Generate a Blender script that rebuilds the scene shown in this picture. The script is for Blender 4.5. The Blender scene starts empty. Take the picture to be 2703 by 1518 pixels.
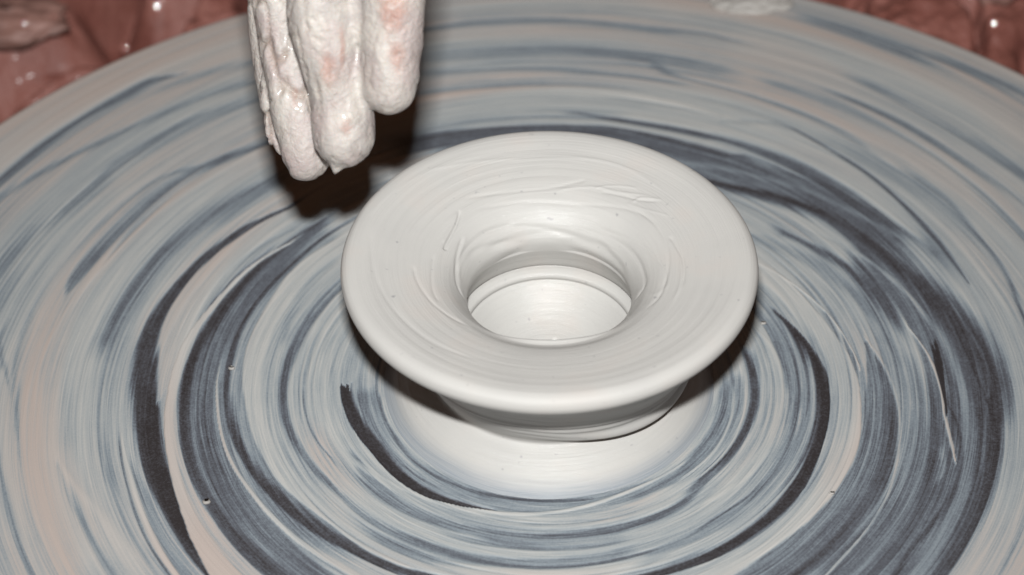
import bpy, math, random
import numpy as np
from mathutils import Vector, Matrix, noise

rng = np.random.default_rng(7)
random.seed(7)
scene = bpy.context.scene
COL = scene.collection

# ------------------------------------------------------------------ camera
# metres; the pot stands on the wheel axis at the origin, z up
CAM = Vector((0.0, -0.4921, 0.4757))
RIGHT = Vector((0.99986599, 0.01284547, -0.01014856)).normalized()
FWD = Vector((-0.01634136, 0.74606149, -0.6656765)).normalized()
UP = RIGHT.cross(FWD).normalized()
cam_data = bpy.data.cameras.new('camera')
cam = bpy.data.objects.new('camera', cam_data)
COL.objects.link(cam)
m = Matrix((RIGHT, UP, -FWD)).transposed().to_4x4()
m.translation = CAM
cam.matrix_world = m
cam_data.sensor_width = 22.3
cam_data.lens = 49.5
cam_data.clip_start = 0.01
cam_data.clip_end = 20.0
cam_data.dof.use_dof = True
cam_data.dof.focus_distance = 0.662
cam_data.dof.aperture_fstop = 5.4
scene.camera = cam

# ------------------------------------------------------------------ light
# warm, dim tungsten workshop light all round; the pop-up flash above the lens does the rest
world = bpy.data.worlds.new('World')
scene.world = world
world.use_nodes = True
bg = world.node_tree.nodes['Background']
bg.inputs['Color'].default_value = (1.0, 0.48, 0.27, 1)
bg.inputs['Strength'].default_value = 0.050

FLASH = CAM + UP * 0.085 - RIGHT * 0.0067
ld = bpy.data.lights.new('camera_flash', 'AREA')
ld.shape = 'RECTANGLE'
ld.size = 0.034
ld.size_y = 0.018
ld.energy = 2.66
ld.color = (0.985, 1.0, 1.0)
ld.spread = math.radians(100)
flash = bpy.data.objects.new('camera_flash', ld)
COL.objects.link(flash)
fm = Matrix((RIGHT, UP, -FWD)).transposed().to_4x4()
fm.translation = FLASH
flash.matrix_world = fm

scene.view_settings.view_transform = 'Standard'
scene.view_settings.look = 'None'
scene.view_settings.exposure = 0.0
scene.view_settings.gamma = 1.0

# ------------------------------------------------------------------ helpers
def tag(o, label=None, cat=None, group=None, kind=None):
    if label: o['label'] = label
    if cat: o['category'] = cat
    if group: o['group'] = group
    if kind: o['kind'] = kind
    return o

def empty(name, loc=(0, 0, 0)):
    o = bpy.data.objects.new(name, None)
    o.empty_display_size = 0.02
    o.location = loc
    COL.objects.link(o)
    return o

def mesh_obj(name, verts, faces, material, parent=None, smooth=True, attrs=None):
    me = bpy.data.meshes.new(name)
    verts = np.asarray(verts, dtype=np.float32)
    faces = np.asarray(faces, dtype=np.int32)
    nv, nf, k = len(verts), len(faces), faces.shape[1]
    me.vertices.add(nv)
    me.vertices.foreach_set('co', verts.ravel())
    me.loops.add(nf * k)
    me.loops.foreach_set('vertex_index', faces.ravel())
    me.polygons.add(nf)
    me.polygons.foreach_set('loop_start', np.arange(0, nf * k, k, dtype=np.int32))
    me.update(calc_edges=True)
    me.validate()
    if smooth:
        me.polygons.foreach_set('use_smooth', np.ones(len(me.polygons), dtype=bool))
    if attrs:
        for an, av in attrs.items():
            a = me.attributes.new(an, 'FLOAT', 'POINT')
            a.data.foreach_set('value', np.asarray(av, dtype=np.float32))
    me.materials.append(material)
    o = bpy.data.objects.new(name, me)
    COL.objects.link(o)
    if parent: o.parent = parent
    return o

def grid_faces(nr, na, wrap=True):
    """rings nr x around na; outward/upward orientation for r growing with i, angle growing with j"""
    i = np.arange(nr - 1)[:, None]
    j = np.arange(na if wrap else na - 1)[None, :]
    j2 = (j + 1) % na
    a = i * na + j; b = (i + 1) * na + j; c = (i + 1) * na + j2; d = i * na + j2
    return np.stack([a, b, c, d], -1).reshape(-1, 4)

def catmull(P, n):
    P = np.array(P, float)
    Q = np.vstack([2 * P[0] - P[1], P, 2 * P[-1] - P[-2]])
    out = []
    for i in range(1, len(Q) - 2):
        t = np.linspace(0, 1, n, endpoint=False)[:, None]
        a, b, c, d = Q[i - 1], Q[i], Q[i + 1], Q[i + 2]
        out.append(.5 * ((2 * b) + (c - a) * t + (2 * a - 5 * b + 4 * c - d) * t ** 2 + (3 * b - a - 3 * c + d) * t ** 3))
    return np.vstack(out + [P[-1:]])

def resample(P, step):
    s = np.r_[0, np.cumsum(np.sqrt((np.diff(P, axis=0) ** 2).sum(1)))]
    n = int(s[-1] / step) + 2
    u = np.linspace(0, s[-1], n)
    return np.stack([np.interp(u, s, P[:, k]) for k in range(P.shape[1])], -1)

def hashn(*xs):
    h = np.zeros(np.broadcast(*xs).shape)
    for k, x in enumerate(xs):
        h = h + np.asarray(x) * (127.1 + 184.6 * k)
    v = np.sin(h) * 43758.5453
    return v - np.floor(v)

def vnoise(*co):
    """smooth value noise in n dimensions, 0..1"""
    co = [np.asarray(c, float) for c in co]
    ip = [np.floor(c) for c in co]
    fp = [c - i for c, i in zip(co, ip)]
    fp = [f * f * (3 - 2 * f) for f in fp]
    out = 0
    n = len(co)
    for k in range(2 ** n):
        w = 1
        cc = []
        for d in range(n):
            b = (k >> d) & 1
            cc.append(ip[d] + b)
            w = w * (fp[d] if b else 1 - fp[d])
        out = out + w * hashn(*cc)
    return out

def fbm(co, octaves=4, gain=.5, lac=2.03):
    s = 0; a = 1; t = 0
    for k in range(octaves):
        s = s + a * vnoise(*[c * lac ** k + 17.3 * k for c in co]); t += a; a *= gain
    return s / t

def sm(x, a, b):
    t = np.clip((x - a) / (b - a), 0, 1)
    return t * t * (3 - 2 * t)

# ------------------------------------------------------------------ material helpers
ALB = .60      # wet clay and slip reflect less than dry

class NT:
    def __init__(self, name):
        self.mat = bpy.data.materials.new(name)
        self.mat.use_nodes = True
        self.t = self.mat.node_tree
        self.bsdf = self.t.nodes['Principled BSDF']
    def n(self, typ, **kw):
        nd = self.t.nodes.new(typ)
        for k, v in kw.items():
            if k.startswith('i_'):
                key = k[2:]
                key = int(key) if key.isdigit() else key.replace('_', ' ')
                self.set(nd, key, v)
            else:
                setattr(nd, k, v)
        return nd
    def set(self, nd, key, v):
        if isinstance(v, bpy.types.NodeSocket):
            self.t.links.new(v, nd.inputs[key])
        else:
            nd.inputs[key].default_value = v
    def math(self, op, a, b=None, c=None, clamp=False):
        nd = self.t.nodes.new('ShaderNodeMath'); nd.operation = op; nd.use_clamp = clamp
        for k, v in enumerate((a, b, c)):
            if v is not None: self.set(nd, k, v)
        return nd.outputs[0]
    def mix(self, f, a, b):
        nd = self.t.nodes.new('ShaderNodeMix'); nd.data_type = 'RGBA'
        self.set(nd, 0, f)
        for key, v in ((6, a), (7, b)):
            if not isinstance(v, bpy.types.NodeSocket) and len(v) == 3: v = (*[q * ALB for q in v], 1)
            self.set(nd, key, v)
        return nd.outputs[2]
    def ramp(self, f, stops):
        nd = self.t.nodes.new('ShaderNodeValToRGB')
        self.set(nd, 0, f)
        e = nd.color_ramp.elements
        while len(e) < len(stops): e.new(0.5)
        for k, (p, c) in enumerate(stops):
            e[k].position = p
            e[k].color = (*[v * ALB for v in c], 1) if len(c) == 3 else (c[0],) * 3 + (1,)
        return nd.outputs[0]
    def noise(self, vec, scale, detail=3, rough=.5, dist=0.):
        nd = self.n('ShaderNodeTexNoise')
        self.set(nd, 'Vector', vec); nd.inputs['Scale'].default_value = scale
        nd.inputs['Detail'].default_value = detail; nd.inputs['Roughness'].default_value = rough
        nd.inputs['Distortion'].default_value = dist
        return nd.outputs['Fac']
    def bump(self, h, strength, dist, normal=None):
        nd = self.n('ShaderNodeBump')
        self.set(nd, 'Height', h)
        nd.inputs['Strength'].default_value = strength
        nd.inputs['Distance'].default_value = dist
        if normal is not None: self.set(nd, 'Normal', normal)
        return nd.outputs[0]
    def polar(self, scale_r, scale_a, warp=0., warp_scale=20., twist=0.):
        """vector (radius, direction) about the object's z axis, so that noise is drawn out into rings"""
        tc = self.n('ShaderNodeTexCoord').outputs['Object']
        sp = self.n('ShaderNodeSeparateXYZ', i_0=tc)
        x, y = sp.outputs[0], sp.outputs[1]
        r = self.math('SQRT', self.math('ADD', self.math('MULTIPLY', x, x), self.math('MULTIPLY', y, y)))
        if warp:
            w = self.noise(tc, warp_scale, 2, .5)
            r_w = self.math('MULTIPLY_ADD', self.math('SUBTRACT', w, .5), warp, r)
        else:
            r_w = r
        rs = self.math('MAXIMUM', r, 1e-5)
        cx = self.math('MULTIPLY', self.math('DIVIDE', x, rs), scale_a)
        cy = self.math('MULTIPLY', self.math('DIVIDE', y, rs), scale_a)
        cb = self.n('ShaderNodeCombineXYZ', i_0=self.math('MULTIPLY', r_w, scale_r), i_1=cx, i_2=cy)
        return cb.outputs[0], r, tc

# ------------------------------------------------------------------ materials
def mat_wheel():
    t = NT('slip_smeared_wheel')
    att = t.n('ShaderNodeAttribute', attribute_name='film').outputs['Fac']
    va, r, tc = t.polar(420, 1.0, .0028, 14)
    vb, _, _ = t.polar(1500, 2.6, .0016, 20)
    vc, _, _ = t.polar(3600, 7.0, .0008, 40)
    na = t.noise(va, 1.0, 3, .6)
    nb = t.noise(vb, 1.0, 2, .5)
    nc = t.noise(vc, 1.0, 1, .5)
    sp = t.noise(tc, 1500, 2, .6)
    mott = t.noise(tc, 160, 3, .6)
    # thin film shows streaks most, thick slip and bare bat least
    mid = t.math('MULTIPLY', t.math('SUBTRACT', 1.0, att, clamp=True), 1.0, clamp=True)
    inv = t.math('SUBTRACT', 1.06, att)
    bell = t.math('MULTIPLY', t.math('MULTIPLY', t.math('SUBTRACT', att, .05, clamp=True), inv, clamp=True), 4.2, clamp=True)
    d = t.math('MULTIPLY_ADD', t.math('SUBTRACT', na, .5), t.math('MULTIPLY_ADD', bell, .26, .05), att)
    d = t.math('MULTIPLY_ADD', t.math('SUBTRACT', nb, .5), t.math('MULTIPLY_ADD', bell, .36, .07), d)
    d = t.math('MULTIPLY_ADD', t.math('SUBTRACT', nc, .5), t.math('MULTIPLY_ADD', bell, .26, .08), d)
    d = t.math('MULTIPLY_ADD', t.math('SUBTRACT', sp, .5), t.math('MULTIPLY_ADD', mid, .40, .05), d)
    d = t.math('MULTIPLY_ADD', t.math('SUBTRACT', mott, .5), t.math('MULTIPLY_ADD', mid, .12, .04), d)
    d = t.math('MULTIPLY', d, 1.0, clamp=True)
    col = t.ramp(d, [(0.0, (.040, .034, .035)), (.14, (.075, .072, .080)), (.32, (.145, .158, .185)),
                     (.52, (.285, .328, .365)), (.70, (.450, .478, .486)), (.86, (.580, .580, .560)), (1.0, (.690, .665, .630))])
    # thick slip is a little pinker in long patches
    vp, _, _ = t.polar(55, .9, .01, 10)
    pk = t.noise(vp, 1.0, 2, .5)
    pf = t.math('MULTIPLY', t.math('MULTIPLY', t.math('SUBTRACT', t.math('MULTIPLY_ADD', r, 1.2, pk), .62, clamp=True), 5.0, clamp=True),
                t.math('MULTIPLY', t.math('SUBTRACT', d, .60, clamp=True), 4.0, clamp=True))
    col = t.mix(t.math('MULTIPLY', pf, .75), col, (.62, .50, .44))
    t.set(t.bsdf, 'Base Color', col)
    t.bsdf.inputs['Roughness'].default_value = .52
    t.bsdf.inputs['Specular IOR Level'].default_value = .4
    h = t.math('MULTIPLY_ADD', nb, .35, d)
    h = t.math('MULTIPLY_ADD', nc, .2, h)
    t.set(t.bsdf, 'Normal', t.bump(h, .55, .00030))
    return t.mat

def mat_clay():
    t = NT('wet_porcelain_clay')
    va, r, tc = t.polar(1500, 1.2, .0012, 60)
    vb, _, _ = t.polar(3800, 3.0, .0006, 90)
    na = t.noise(va, 1.0, 3, .6)
    nb = t.noise(vb, 1.0, 2, .5)
    gr = t.noise(tc, 2600, 2, .6)
    cl = t.noise(tc, 55, 3, .5)
    col = t.ramp(cl, [(.3, (.640, .622, .592)), (.55, (.668, .648, .614)), (.75, (.690, .645, .602))])
    dark = t.math('MULTIPLY', t.math('SUBTRACT', t.noise(tc, 420, 1, .5), .735, clamp=True), 9.0, clamp=True)
    col = t.mix(t.math('MULTIPLY', dark, .55), col, (.25, .25, .27))
    col = t.mix(t.math('MULTIPLY', t.math('SUBTRACT', na, .5, clamp=True), .5), col, (.50, .48, .46))
    thin = t.n('ShaderNodeAttribute', attribute_name='thin').outputs['Fac']
    tf = t.math('MULTIPLY', thin, t.math('MULTIPLY_ADD', nb, .9, .35), clamp=True)
    col = t.mix(tf, col, (.33, .37, .41))
    t.set(t.bsdf, 'Base Color', col)
    wet = t.n('ShaderNodeAttribute', attribute_name='wet').outputs['Fac']
    t.set(t.bsdf, 'Roughness', t.math('MULTIPLY_ADD', wet, -.10, .60))
    t.bsdf.inputs['Specular IOR Level'].default_value = .22
    t.set(t.bsdf, 'Coat Weight', t.math('MULTIPLY_ADD', wet, .38, .01))
    t.bsdf.inputs['Coat Roughness'].default_value = .11
    h = t.math('MULTIPLY_ADD', nb, .45, t.math('MULTIPLY_ADD', gr, .30, na))
    b = t.bump(h, .6, .00016)
    t.set(t.bsdf, 'Normal', b)
    b2 = t.bump(t.math('MULTIPLY_ADD', gr, 1.3, t.math('MULTIPLY_ADD', nb, .25, na)), .9, .00016)
    t.set(t.bsdf, 'Coat Normal', b2)
    return t.mat

def mat_skin():
    t = NT('slip_coated_skin')
    tc = t.n('ShaderNodeTexCoord').outputs['Object']
    att = t.n('ShaderNodeAttribute', attribute_name='bare').outputs['Fac']
    fold = t.n('ShaderNodeAttribute', attribute_name='fold').outputs['Fac']
    n1 = t.noise(tc, 130, 4, .6, .6)
    n2 = t.noise(tc, 420, 4, .6, .8)
    n3 = t.noise(tc, 75, 3, .5, .4)
    base = t.ramp(n1, [(.30, (.50, .45, .42)), (.42, (.57, .52, .48)), (.55, (.63, .575, .52)), (.7, (.66, .61, .565))])
    viol = t.ramp(n3, [(.46, (0,)), (.64, (.75,))])
    base = t.mix(viol, base, (.50, .41, .39))
    skin = t.ramp(n2, [(.3, (.36, .17, .14)), (.5, (.50, .29, .23)), (.68, (.60, .49, .45))])
    f = t.math('MULTIPLY', t.math('SUBTRACT', t.math('MULTIPLY_ADD', t.math('SUBTRACT', n2, .5), 1.3, att), .30, clamp=True), 2.6, clamp=True)
    col = t.mix(t.math('MULTIPLY', f, .8), base, skin)
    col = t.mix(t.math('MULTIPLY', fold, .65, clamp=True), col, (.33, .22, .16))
    t.set(t.bsdf, 'Base Color', col)
    t.bsdf.inputs['Roughness'].default_value = .55
    t.bsdf.inputs['Subsurface Weight'].default_value = .12
    t.bsdf.inputs['Subsurface Radius'].default_value = (1, .35, .2)
    t.bsdf.inputs['Subsurface Scale'].default_value = .003
    t.bsdf.inputs['Coat Weight'].default_value = .20
    t.bsdf.inputs['Coat Roughness'].default_value = .10
    h = t.math('MULTIPLY_ADD', t.noise(tc, 900, 3, .6), .35, n2)
    t.set(t.bsdf, 'Normal', t.bump(h, .75, .0008))
    return t.mat

def mat_red_clay():
    t = NT('wet_red_slurry')
    tc = t.n('ShaderNodeTexCoord').outputs['Object']
    n1 = t.noise(tc, 26, 4, .6, .5)
    n2 = t.noise(tc, 300, 4, .6)
    col = t.ramp(n1, [(.30, (.24, .075, .055)), (.48, (.36, .130, .100)), (.62, (.43, .175, .140)), (.78, (.48, .25, .205))])
    t.set(t.bsdf, 'Base Color', col)
    t.bsdf.inputs['Roughness'].default_value = .6
    t.bsdf.inputs['Coat Weight'].default_value = .10
    t.bsdf.inputs['Coat Roughness'].default_value = .14
    t.set(t.bsdf, 'Normal', t.bump(n2, .7, .0015))
    return t.mat

def mat_plain(name, c, rough=.5, ns=60, var=.25, metallic=0.):
    t = NT(name)
    tc = t.n('ShaderNodeTexCoord').outputs['Object']
    n = t.noise(tc, ns, 4, .6)
    t.set(t.bsdf, 'Base Color', t.ramp(n, [(.25, tuple(v * (1 - var) for v in c)), (.75, tuple(min(1, v * (1 + var)) for v in c))]))
    t.bsdf.inputs['Roughness'].default_value = rough
    t.bsdf.inputs['Metallic'].default_value = metallic
    t.set(t.bsdf, 'Normal', t.bump(n, .3, .001))
    return t.mat

M_WHEEL = mat_wheel()
M_CLAY = mat_clay()
M_SKIN = mat_skin()
M_RED = mat_red_clay()
M_GREYCLAY = mat_plain('greyish_pink_slurry', (.36, .19, .155), .6, 90, .4)
M_PALELUMP = mat_plain('pale_wet_slip', (.52, .49, .455), .55, 90, .1)
M_PAN = mat_plain('stained_plastic_pan', (.20, .08, .06), .5, 40, .4)
M_STEEL = mat_plain('steel_shaft', (.35, .34, .33), .35, 200, .1, .9)
M_FLOOR = mat_plain('dark_studio_floor', (.09, .07, .06), .7, 9, .4)
def mat_glint(name, c):  # glossy surface of the added glint caps
    t = NT(name)
    t.bsdf.inputs['Base Color'].default_value = (*c, 1)
    t.bsdf.inputs['Roughness'].default_value = .03
    t.bsdf.inputs['IOR'].default_value = 1.4
    return t.mat
M_GLINT = mat_glint('glint_on_red_clay', (.27, .12, .10))
M_LIP_GLINT = mat_glint('glint_on_white_clay', (.40, .385, .365))
STROKES = [
    (0.32,1,0.4,0.25,0.2,0.15,[(-313.9,111.8,14.55),(-301.8,116.2,14.15),(-290.0,119.6,14.16),(-279.3,120.6,14.5),(-271.4,125.1,13.76),(-260.6,123.9,13.74),(-245.0,116.0,12.01),(-234.8,126.6,9.65),(-220.5,121.9,9.77),(-202.8,115.8,9.93),(-180.3,116.7,6.55),(-158.9,122.8,6.13)]),
    (0.44,0.8,0.5,0.5,0.08,0.08,[(-132.2,98.0,8.39),(-120.3,97.2,9.52),(-108.1,97.5,10.07),(-84.6,95.2,12.97),(-70.7,93.8,12.68),(-56.8,90.1,11.67),(-42.1,86.8,8.15),(-24.9,76.3,7.19),(-5.2,69.4,6.82),(16.6,68.4,6.61)]),
    (0.8,0.8,0.5,0.5,0.08,0.08,[(-86.4,143.8,12.98),(-77.3,141.9,12.5),(-65.5,137.7,12.18),(-55.7,139.1,12.08)]),
    (0.76,0.7,0.5,0.5,0.08,0.08,[(-120.4,175.2,25.88),(-107.2,165.2,18.22),(-86.7,160.4,7.87)]),
    (0.8,0.75,0.5,0.5,0.08,0.08,[(-243.7,172.1,14.7),(-235.5,171.0,17.49),(-216.4,170.0,23.13),(-197.5,155.4,24.33),(-181.7,174.4,26.77),(-166.4,179.4,26.07)]),
    (0.92,0.7,0.5,0.5,0.08,0.08,[(124.8,194.4,7.09),(134.2,198.2,9.09),(144.5,193.4,8.06),(157.6,187.6,9.03)]),
    (0.93,0.8,0.5,0.5,0.08,0.08,[(-148.2,202.4,11.4),(-140.3,209.2,9.96),(-133.0,211.8,9.24),(-125.0,212.7,8.48),(-118.8,215.7,7.42)]),
    (0.22,0.9,0.8,0.4,0.01,0.2,[(-139.9,201.1,0.52),(-137.1,204.7,1.4),(-133.8,204.4,1.6),(-129.0,205.4,1.05),(-124.7,205.4,1.45),(-120.6,205.3,1.61),(-116.5,205.5,1.64)]),
    (0.42,0.5,0.9,0.9,0.08,0.08,[(-148.0,191.5,2.8),(-141.2,197.3,2.64),(-135.6,201.3,2.25),(-129.1,202.5,1.75),(-121.4,203.6,1.62)]),
    (0.38,0.8,0.9,0.7,0.08,0.08,[(-146.4,181.7,0.95),(-140.5,185.1,1.29),(-134.2,187.7,1.21),(-127.7,190.8,1.25),(-120.1,197.0,1.16),(-115.1,200.1,1.11)]),
    (0.36,0.85,0.8,0.5,0.08,0.08,[(-144.7,172.2,1.58),(-136.7,175.7,2.07),(-130.4,176.9,2.52),(-123.9,178.6,2.37),(-122.9,176.0,2.12),(-117.6,176.7,2.27),(-112.5,178.9,2.41),(-107.9,180.3,2.78),(-105.3,180.8,3.17)]),
    (0.42,0.8,0.8,0.6,0.08,0.08,[(-140.2,151.0,1.22),(-132.0,152.0,1.35),(-128.2,160.4,1.21),(-119.7,162.5,1.22),(-112.2,163.5,1.14),(-106.7,163.5,1.09),(-100.6,163.7,1.04),(-95.9,163.6,0.92),(-88.3,161.4,0.79)]),
    (0.9,0.9,0.6,0.6,0.08,0.08,[(-140.2,147.2,1.57),(-132.8,148.0,1.47),(-126.2,149.1,1.27),(-118.9,150.0,0.99),(-110.7,151.3,0.93),(-103.3,152.9,0.7),(-96.0,154.1,0.5)]),
    (0.86,0.7,0.7,0.7,0.08,0.08,[(-123.1,164.9,2.63),(-115.6,164.6,2.45),(-108.6,163.4,2.3),(-101.9,161.6,1.74),(-95.8,159.4,1.25)]),
    (0.24,0.9,0.6,0.5,0.3,0.01,[(-139.8,149.5,1.09),(-132.4,153.4,1.47),(-126.1,154.8,1.82),(-119.7,154.3,1.91),(-113.0,154.9,1.9),(-107.5,156.3,1.45),(-103.8,156.6,0.35)]),
    (0.45,0.7,0.5,0.5,0.08,0.08,[(-103.8,178.7,5.35),(-98.8,176.9,5.14)]),
    (0.8,0.8,0.5,0.5,0.08,0.08,[(-122.4,135.2,5.55),(-113.6,138.5,6.58),(-104.9,141.7,6.61),(-96.4,144.4,6.25)]),
    (0.36,0.9,0.8,0.12,0.08,0.08,[(-135.8,130.5,3.4),(-130.6,132.2,4.06),(-122.0,134.3,3.77),(-114.4,135.8,3.54),(-107.4,136.3,3.58),(-101.4,137.1,3.43),(-96.8,137.5,3.12)]),
    (0.55,0.6,0.9,0.5,0.08,0.08,[(-86.4,143.8,2.36),(-79.7,143.2,2.29)]),
    (0.78,0.85,0.5,0.5,0.08,0.08,[(-134.8,123.0,1.67),(-127.3,125.0,1.56),(-117.3,126.5,1.92),(-109.4,128.4,2.03),(-102.7,129.5,1.94),(-97.1,130.6,2.08),(-83.5,130.4,2.72),(-77.3,129.6,1.9)]),
    (0.15,1,0.25,0.3,0.1,0.2,[(-133.3,117.4,0.76),(-126.7,120.7,1.34),(-119.7,122.4,1.65),(-112.3,123.8,1.84),(-105.8,124.7,2.41),(-98.4,124.2,3.14),(-86.8,121.4,4.66),(-79.1,120.8,4.3),(-71.9,120.4,4.23),(-65.0,119.3,3.75),(-59.3,119.5,3.19),(-52.5,120.6,2.26),(-48.9,121.2,1.51)]),
    (0.03,0.9,0.4,0.5,0.1,0.1,[(-85.1,120.0,3.92),(-78.2,119.8,3.64),(-71.3,119.9,3.4),(-64.7,119.2,2.63),(-60.0,119.2,2.25),(-55.8,119.3,1.13)]),
    (0.72,0.5,0.5,0.5,0.08,0.08,[(-85.9,125.8,0.31),(-80.7,125.5,0.31),(-75.7,125.3,0.38)]),
    (0.4,0.8,0.8,0.5,0.1,0.2,[(-70.8,126.6,1.88),(-64.4,126.1,2.79),(-58.4,126.0,3.16),(-52.0,126.3,3.74)]),
    (0.8,0.95,0.35,0.25,0.15,0.004,[(-134.0,111.1,1.41),(-123.7,112.7,1.99),(-114.7,114.1,2.79),(-107.3,115.8,3.75),(-100.8,116.0,3.81),(-90.0,115.7,2.4),(-86.6,116.4,1.5),(-85.0,117.2,0.71)]),
    (0.55,0.7,0.5,0.5,0.08,0.08,[(-129.6,108.5,0.73),(-121.3,111.6,1.17),(-112.2,112.7,1.09),(-104.0,112.2,0.78)]),
    (0.28,0.8,0.5,0.5,0.08,0.08,[(-122.2,107.6,0.59),(-113.6,109.5,0.64),(-106.2,110.8,0.52)]),
    (0.3,0.95,0.3,0.1,0.1,0.3,[(-133.7,102.9,1.6),(-121.7,101.7,3.87),(-111.5,102.6,4.49),(-101.8,103.8,5.5),(-85.7,105.1,6.7),(-72.8,104.9,7.07),(-63.2,103.8,6.85),(-54.7,102.8,7.3),(-45.6,102.7,7.46),(-39.3,103.3,7.6)]),
    (0.1,0.85,0.7,0.3,0.1,0.3,[(-133.9,104.5,0.75),(-124.9,104.7,1.29),(-114.8,106.0,1.85),(-107.2,106.6,2.41),(-99.7,108.1,2.1),(-83.8,109.3,1.56),(-75.9,109.8,1.72),(-68.4,109.9,1.9),(-61.7,109.4,2.08),(-53.7,108.9,2.48),(-45.0,108.4,2.73)]),
    (0.55,0.5,0.9,0.9,0.08,0.08,[(-82.1,106.2,0.78),(-74.7,107.0,0.77),(-67.1,107.0,1.14),(-57.6,106.3,1.14),(-49.2,104.7,1.16)]),
    (0.52,0.6,0.9,0.9,0.08,0.08,[(-106.1,98.3,1.12),(-99.5,98.4,1.09),(-81.6,99.6,1.17),(-74.4,98.9,1.15)]),
    (0.97,1,0.35,0.06,0.1,0.3,[(-126.8,104.3,0.45),(-118.4,107.7,0.71),(-110.6,108.8,0.99),(-103.6,110.6,1.12),(-98.7,112.2,1.09),(-87.4,113.0,1.35),(-81.2,113.9,1.4),(-75.6,114.1,1.6),(-68.7,114.8,1.74),(-62.5,116.0,1.88),(-57.4,116.8,2.63),(-51.5,117.7,3.6),(-48.2,118.7,4.18)]),
    (0.86,0.95,0.6,0.2,0.2,0.3,[(-89.1,99.9,0.4),(-81.5,99.2,0.55),(-74.0,99.0,0.54),(-68.4,98.4,0.61),(-61.2,97.1,0.69),(-52.6,96.2,0.78),(-44.0,95.4,0.88),(-37.4,94.6,0.98),(-33.1,94.8,1.0)]),
    (0.1,0.9,0.8,0.35,0.3,0.3,[(-132.2,98.0,0.84),(-121.8,96.6,1.25),(-111.2,97.3,1.34),(-101.4,97.6,1.43),(-84.0,96.4,1.49),(-74.4,95.0,1.73),(-65.3,93.2,1.92),(-57.2,91.0,2.14),(-49.1,89.2,2.38),(-41.6,87.7,2.45),(-35.7,86.5,2.09),(-28.5,85.9,1.99),(-21.9,85.0,1.79)]),
    (0.84,0.95,0.8,0.12,0.2,0.4,[(-132.8,91.2,3.65),(-122.2,91.8,3.84),(-110.4,90.2,4.2),(-100.5,89.6,4.6),(-84.8,87.3,4.13),(-72.8,86.4,4.06),(-59.9,84.8,3.7),(-51.3,82.8,3.38),(-45.9,81.8,3.04),(-35.9,83.1,2.61),(-23.0,81.5,2.46),(-7.2,78.5,2.38),(11.6,77.9,2.35),(25.7,78.7,2.22)]),
    (0.55,0.6,0.9,0.9,0.08,0.08,[(-126.9,86.9,2.47),(-113.7,85.9,2.7),(-102.6,83.3,2.1)]),
    (0.3,0.85,0.6,0.6,0.2,0.3,[(-123.0,78.3,1.9),(-113.6,78.7,2.23),(-103.3,78.9,2.11),(-81.6,80.3,1.76),(-72.0,79.1,1.55),(-61.3,77.6,1.49),(-52.2,76.1,1.44),(-42.1,76.5,1.41),(-31.5,76.0,1.31),(-19.1,75.3,1.2),(-4.8,74.9,0.96),(9.3,74.6,0.86),(21.1,74.4,0.82),(29.5,75.3,0.7),(38.2,73.1,0.68),(50.0,74.4,0.56)]),
    (0.8,0.85,0.6,0.6,0.08,0.08,[(-115.9,72.1,1.35),(-103.3,71.3,2.52),(-78.0,70.1,3.13),(-66.4,70.4,3.13),(-51.0,74.1,2.82),(-40.5,73.3,2.31),(-30.3,71.6,2.21),(-17.2,71.3,2.11),(-2.2,69.6,2.44),(16.4,69.3,2.12),(32.4,69.9,1.97),(45.7,69.2,2.47),(59.0,69.6,2.36),(72.2,69.8,2.33),(85.3,70.2,2.16)]),
    (0.32,0.6,0.5,0.5,0.08,0.08,[(-83.0,73.9,0.31),(-71.8,73.2,0.31),(-62.5,71.4,0.31)]),
    (0.32,0.85,0.5,0.6,0.1,0.1,[(-58.6,65.3,1.6),(-48.7,66.7,2.26),(-37.1,66.7,2.16),(-26.1,65.4,1.92),(-12.3,64.4,1.74),(-2.4,64.0,1.68),(11.1,63.3,1.66),(23.5,63.3,1.85),(36.5,63.4,2.17),(47.1,60.4,2.08),(57.6,61.0,2.0),(66.5,61.7,1.88),(75.3,62.3,1.95),(83.2,63.0,2.15),(88.1,62.4,2.37),(98.8,62.3,2.24)]),
    (0.12,0.9,0.7,0.7,0.2,0.1,[(50.6,59.8,1.23),(59.8,60.6,1.43),(67.9,61.2,1.57),(76.8,62.0,1.64),(84.6,62.0,1.57),(91.3,61.6,1.43),(100.1,60.9,1.23)]),
    (0.75,0.8,0.5,0.5,0.08,0.08,[(-63.8,67.6,1.18),(-53.8,64.9,1.05),(-40.0,62.9,1.03),(-24.3,61.1,0.93),(-9.6,60.5,0.89),(4.6,59.8,0.8),(19.2,59.9,0.76),(38.3,61.0,0.6)]),
    (0.5,0.9,0.2,0.4,0.08,0.08,[(-83.1,55.1,3.55),(-65.3,54.4,3.78),(-47.1,53.9,3.79),(-30.7,53.5,3.66),(-15.3,53.0,3.45),(1.2,52.1,3.05),(18.2,51.6,2.92),(36.0,53.4,2.66),(45.1,54.5,3.38),(57.3,54.6,3.63),(72.0,55.1,4.31),(86.9,55.3,4.74),(89.6,55.3,3.17)]),
    (0.25,0.7,0.5,0.5,0.08,0.08,[(-80.0,51.4,0.63),(-61.8,51.6,0.72),(-42.6,52.0,0.78),(-25.2,50.8,0.85),(-3.1,49.6,0.82),(12.1,50.1,0.6)]),
    (0.28,0.6,0.5,0.5,0.08,0.08,[(-82.2,57.5,0.39),(-68.2,56.7,0.4),(-52.4,55.8,0.49),(-36.9,55.0,0.44)]),
    (0.34,0.6,0.5,0.5,0.08,0.08,[(47.2,52.8,0.84),(60.1,52.7,0.96),(73.3,53.2,0.94),(85.6,53.3,0.95)]),
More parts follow.
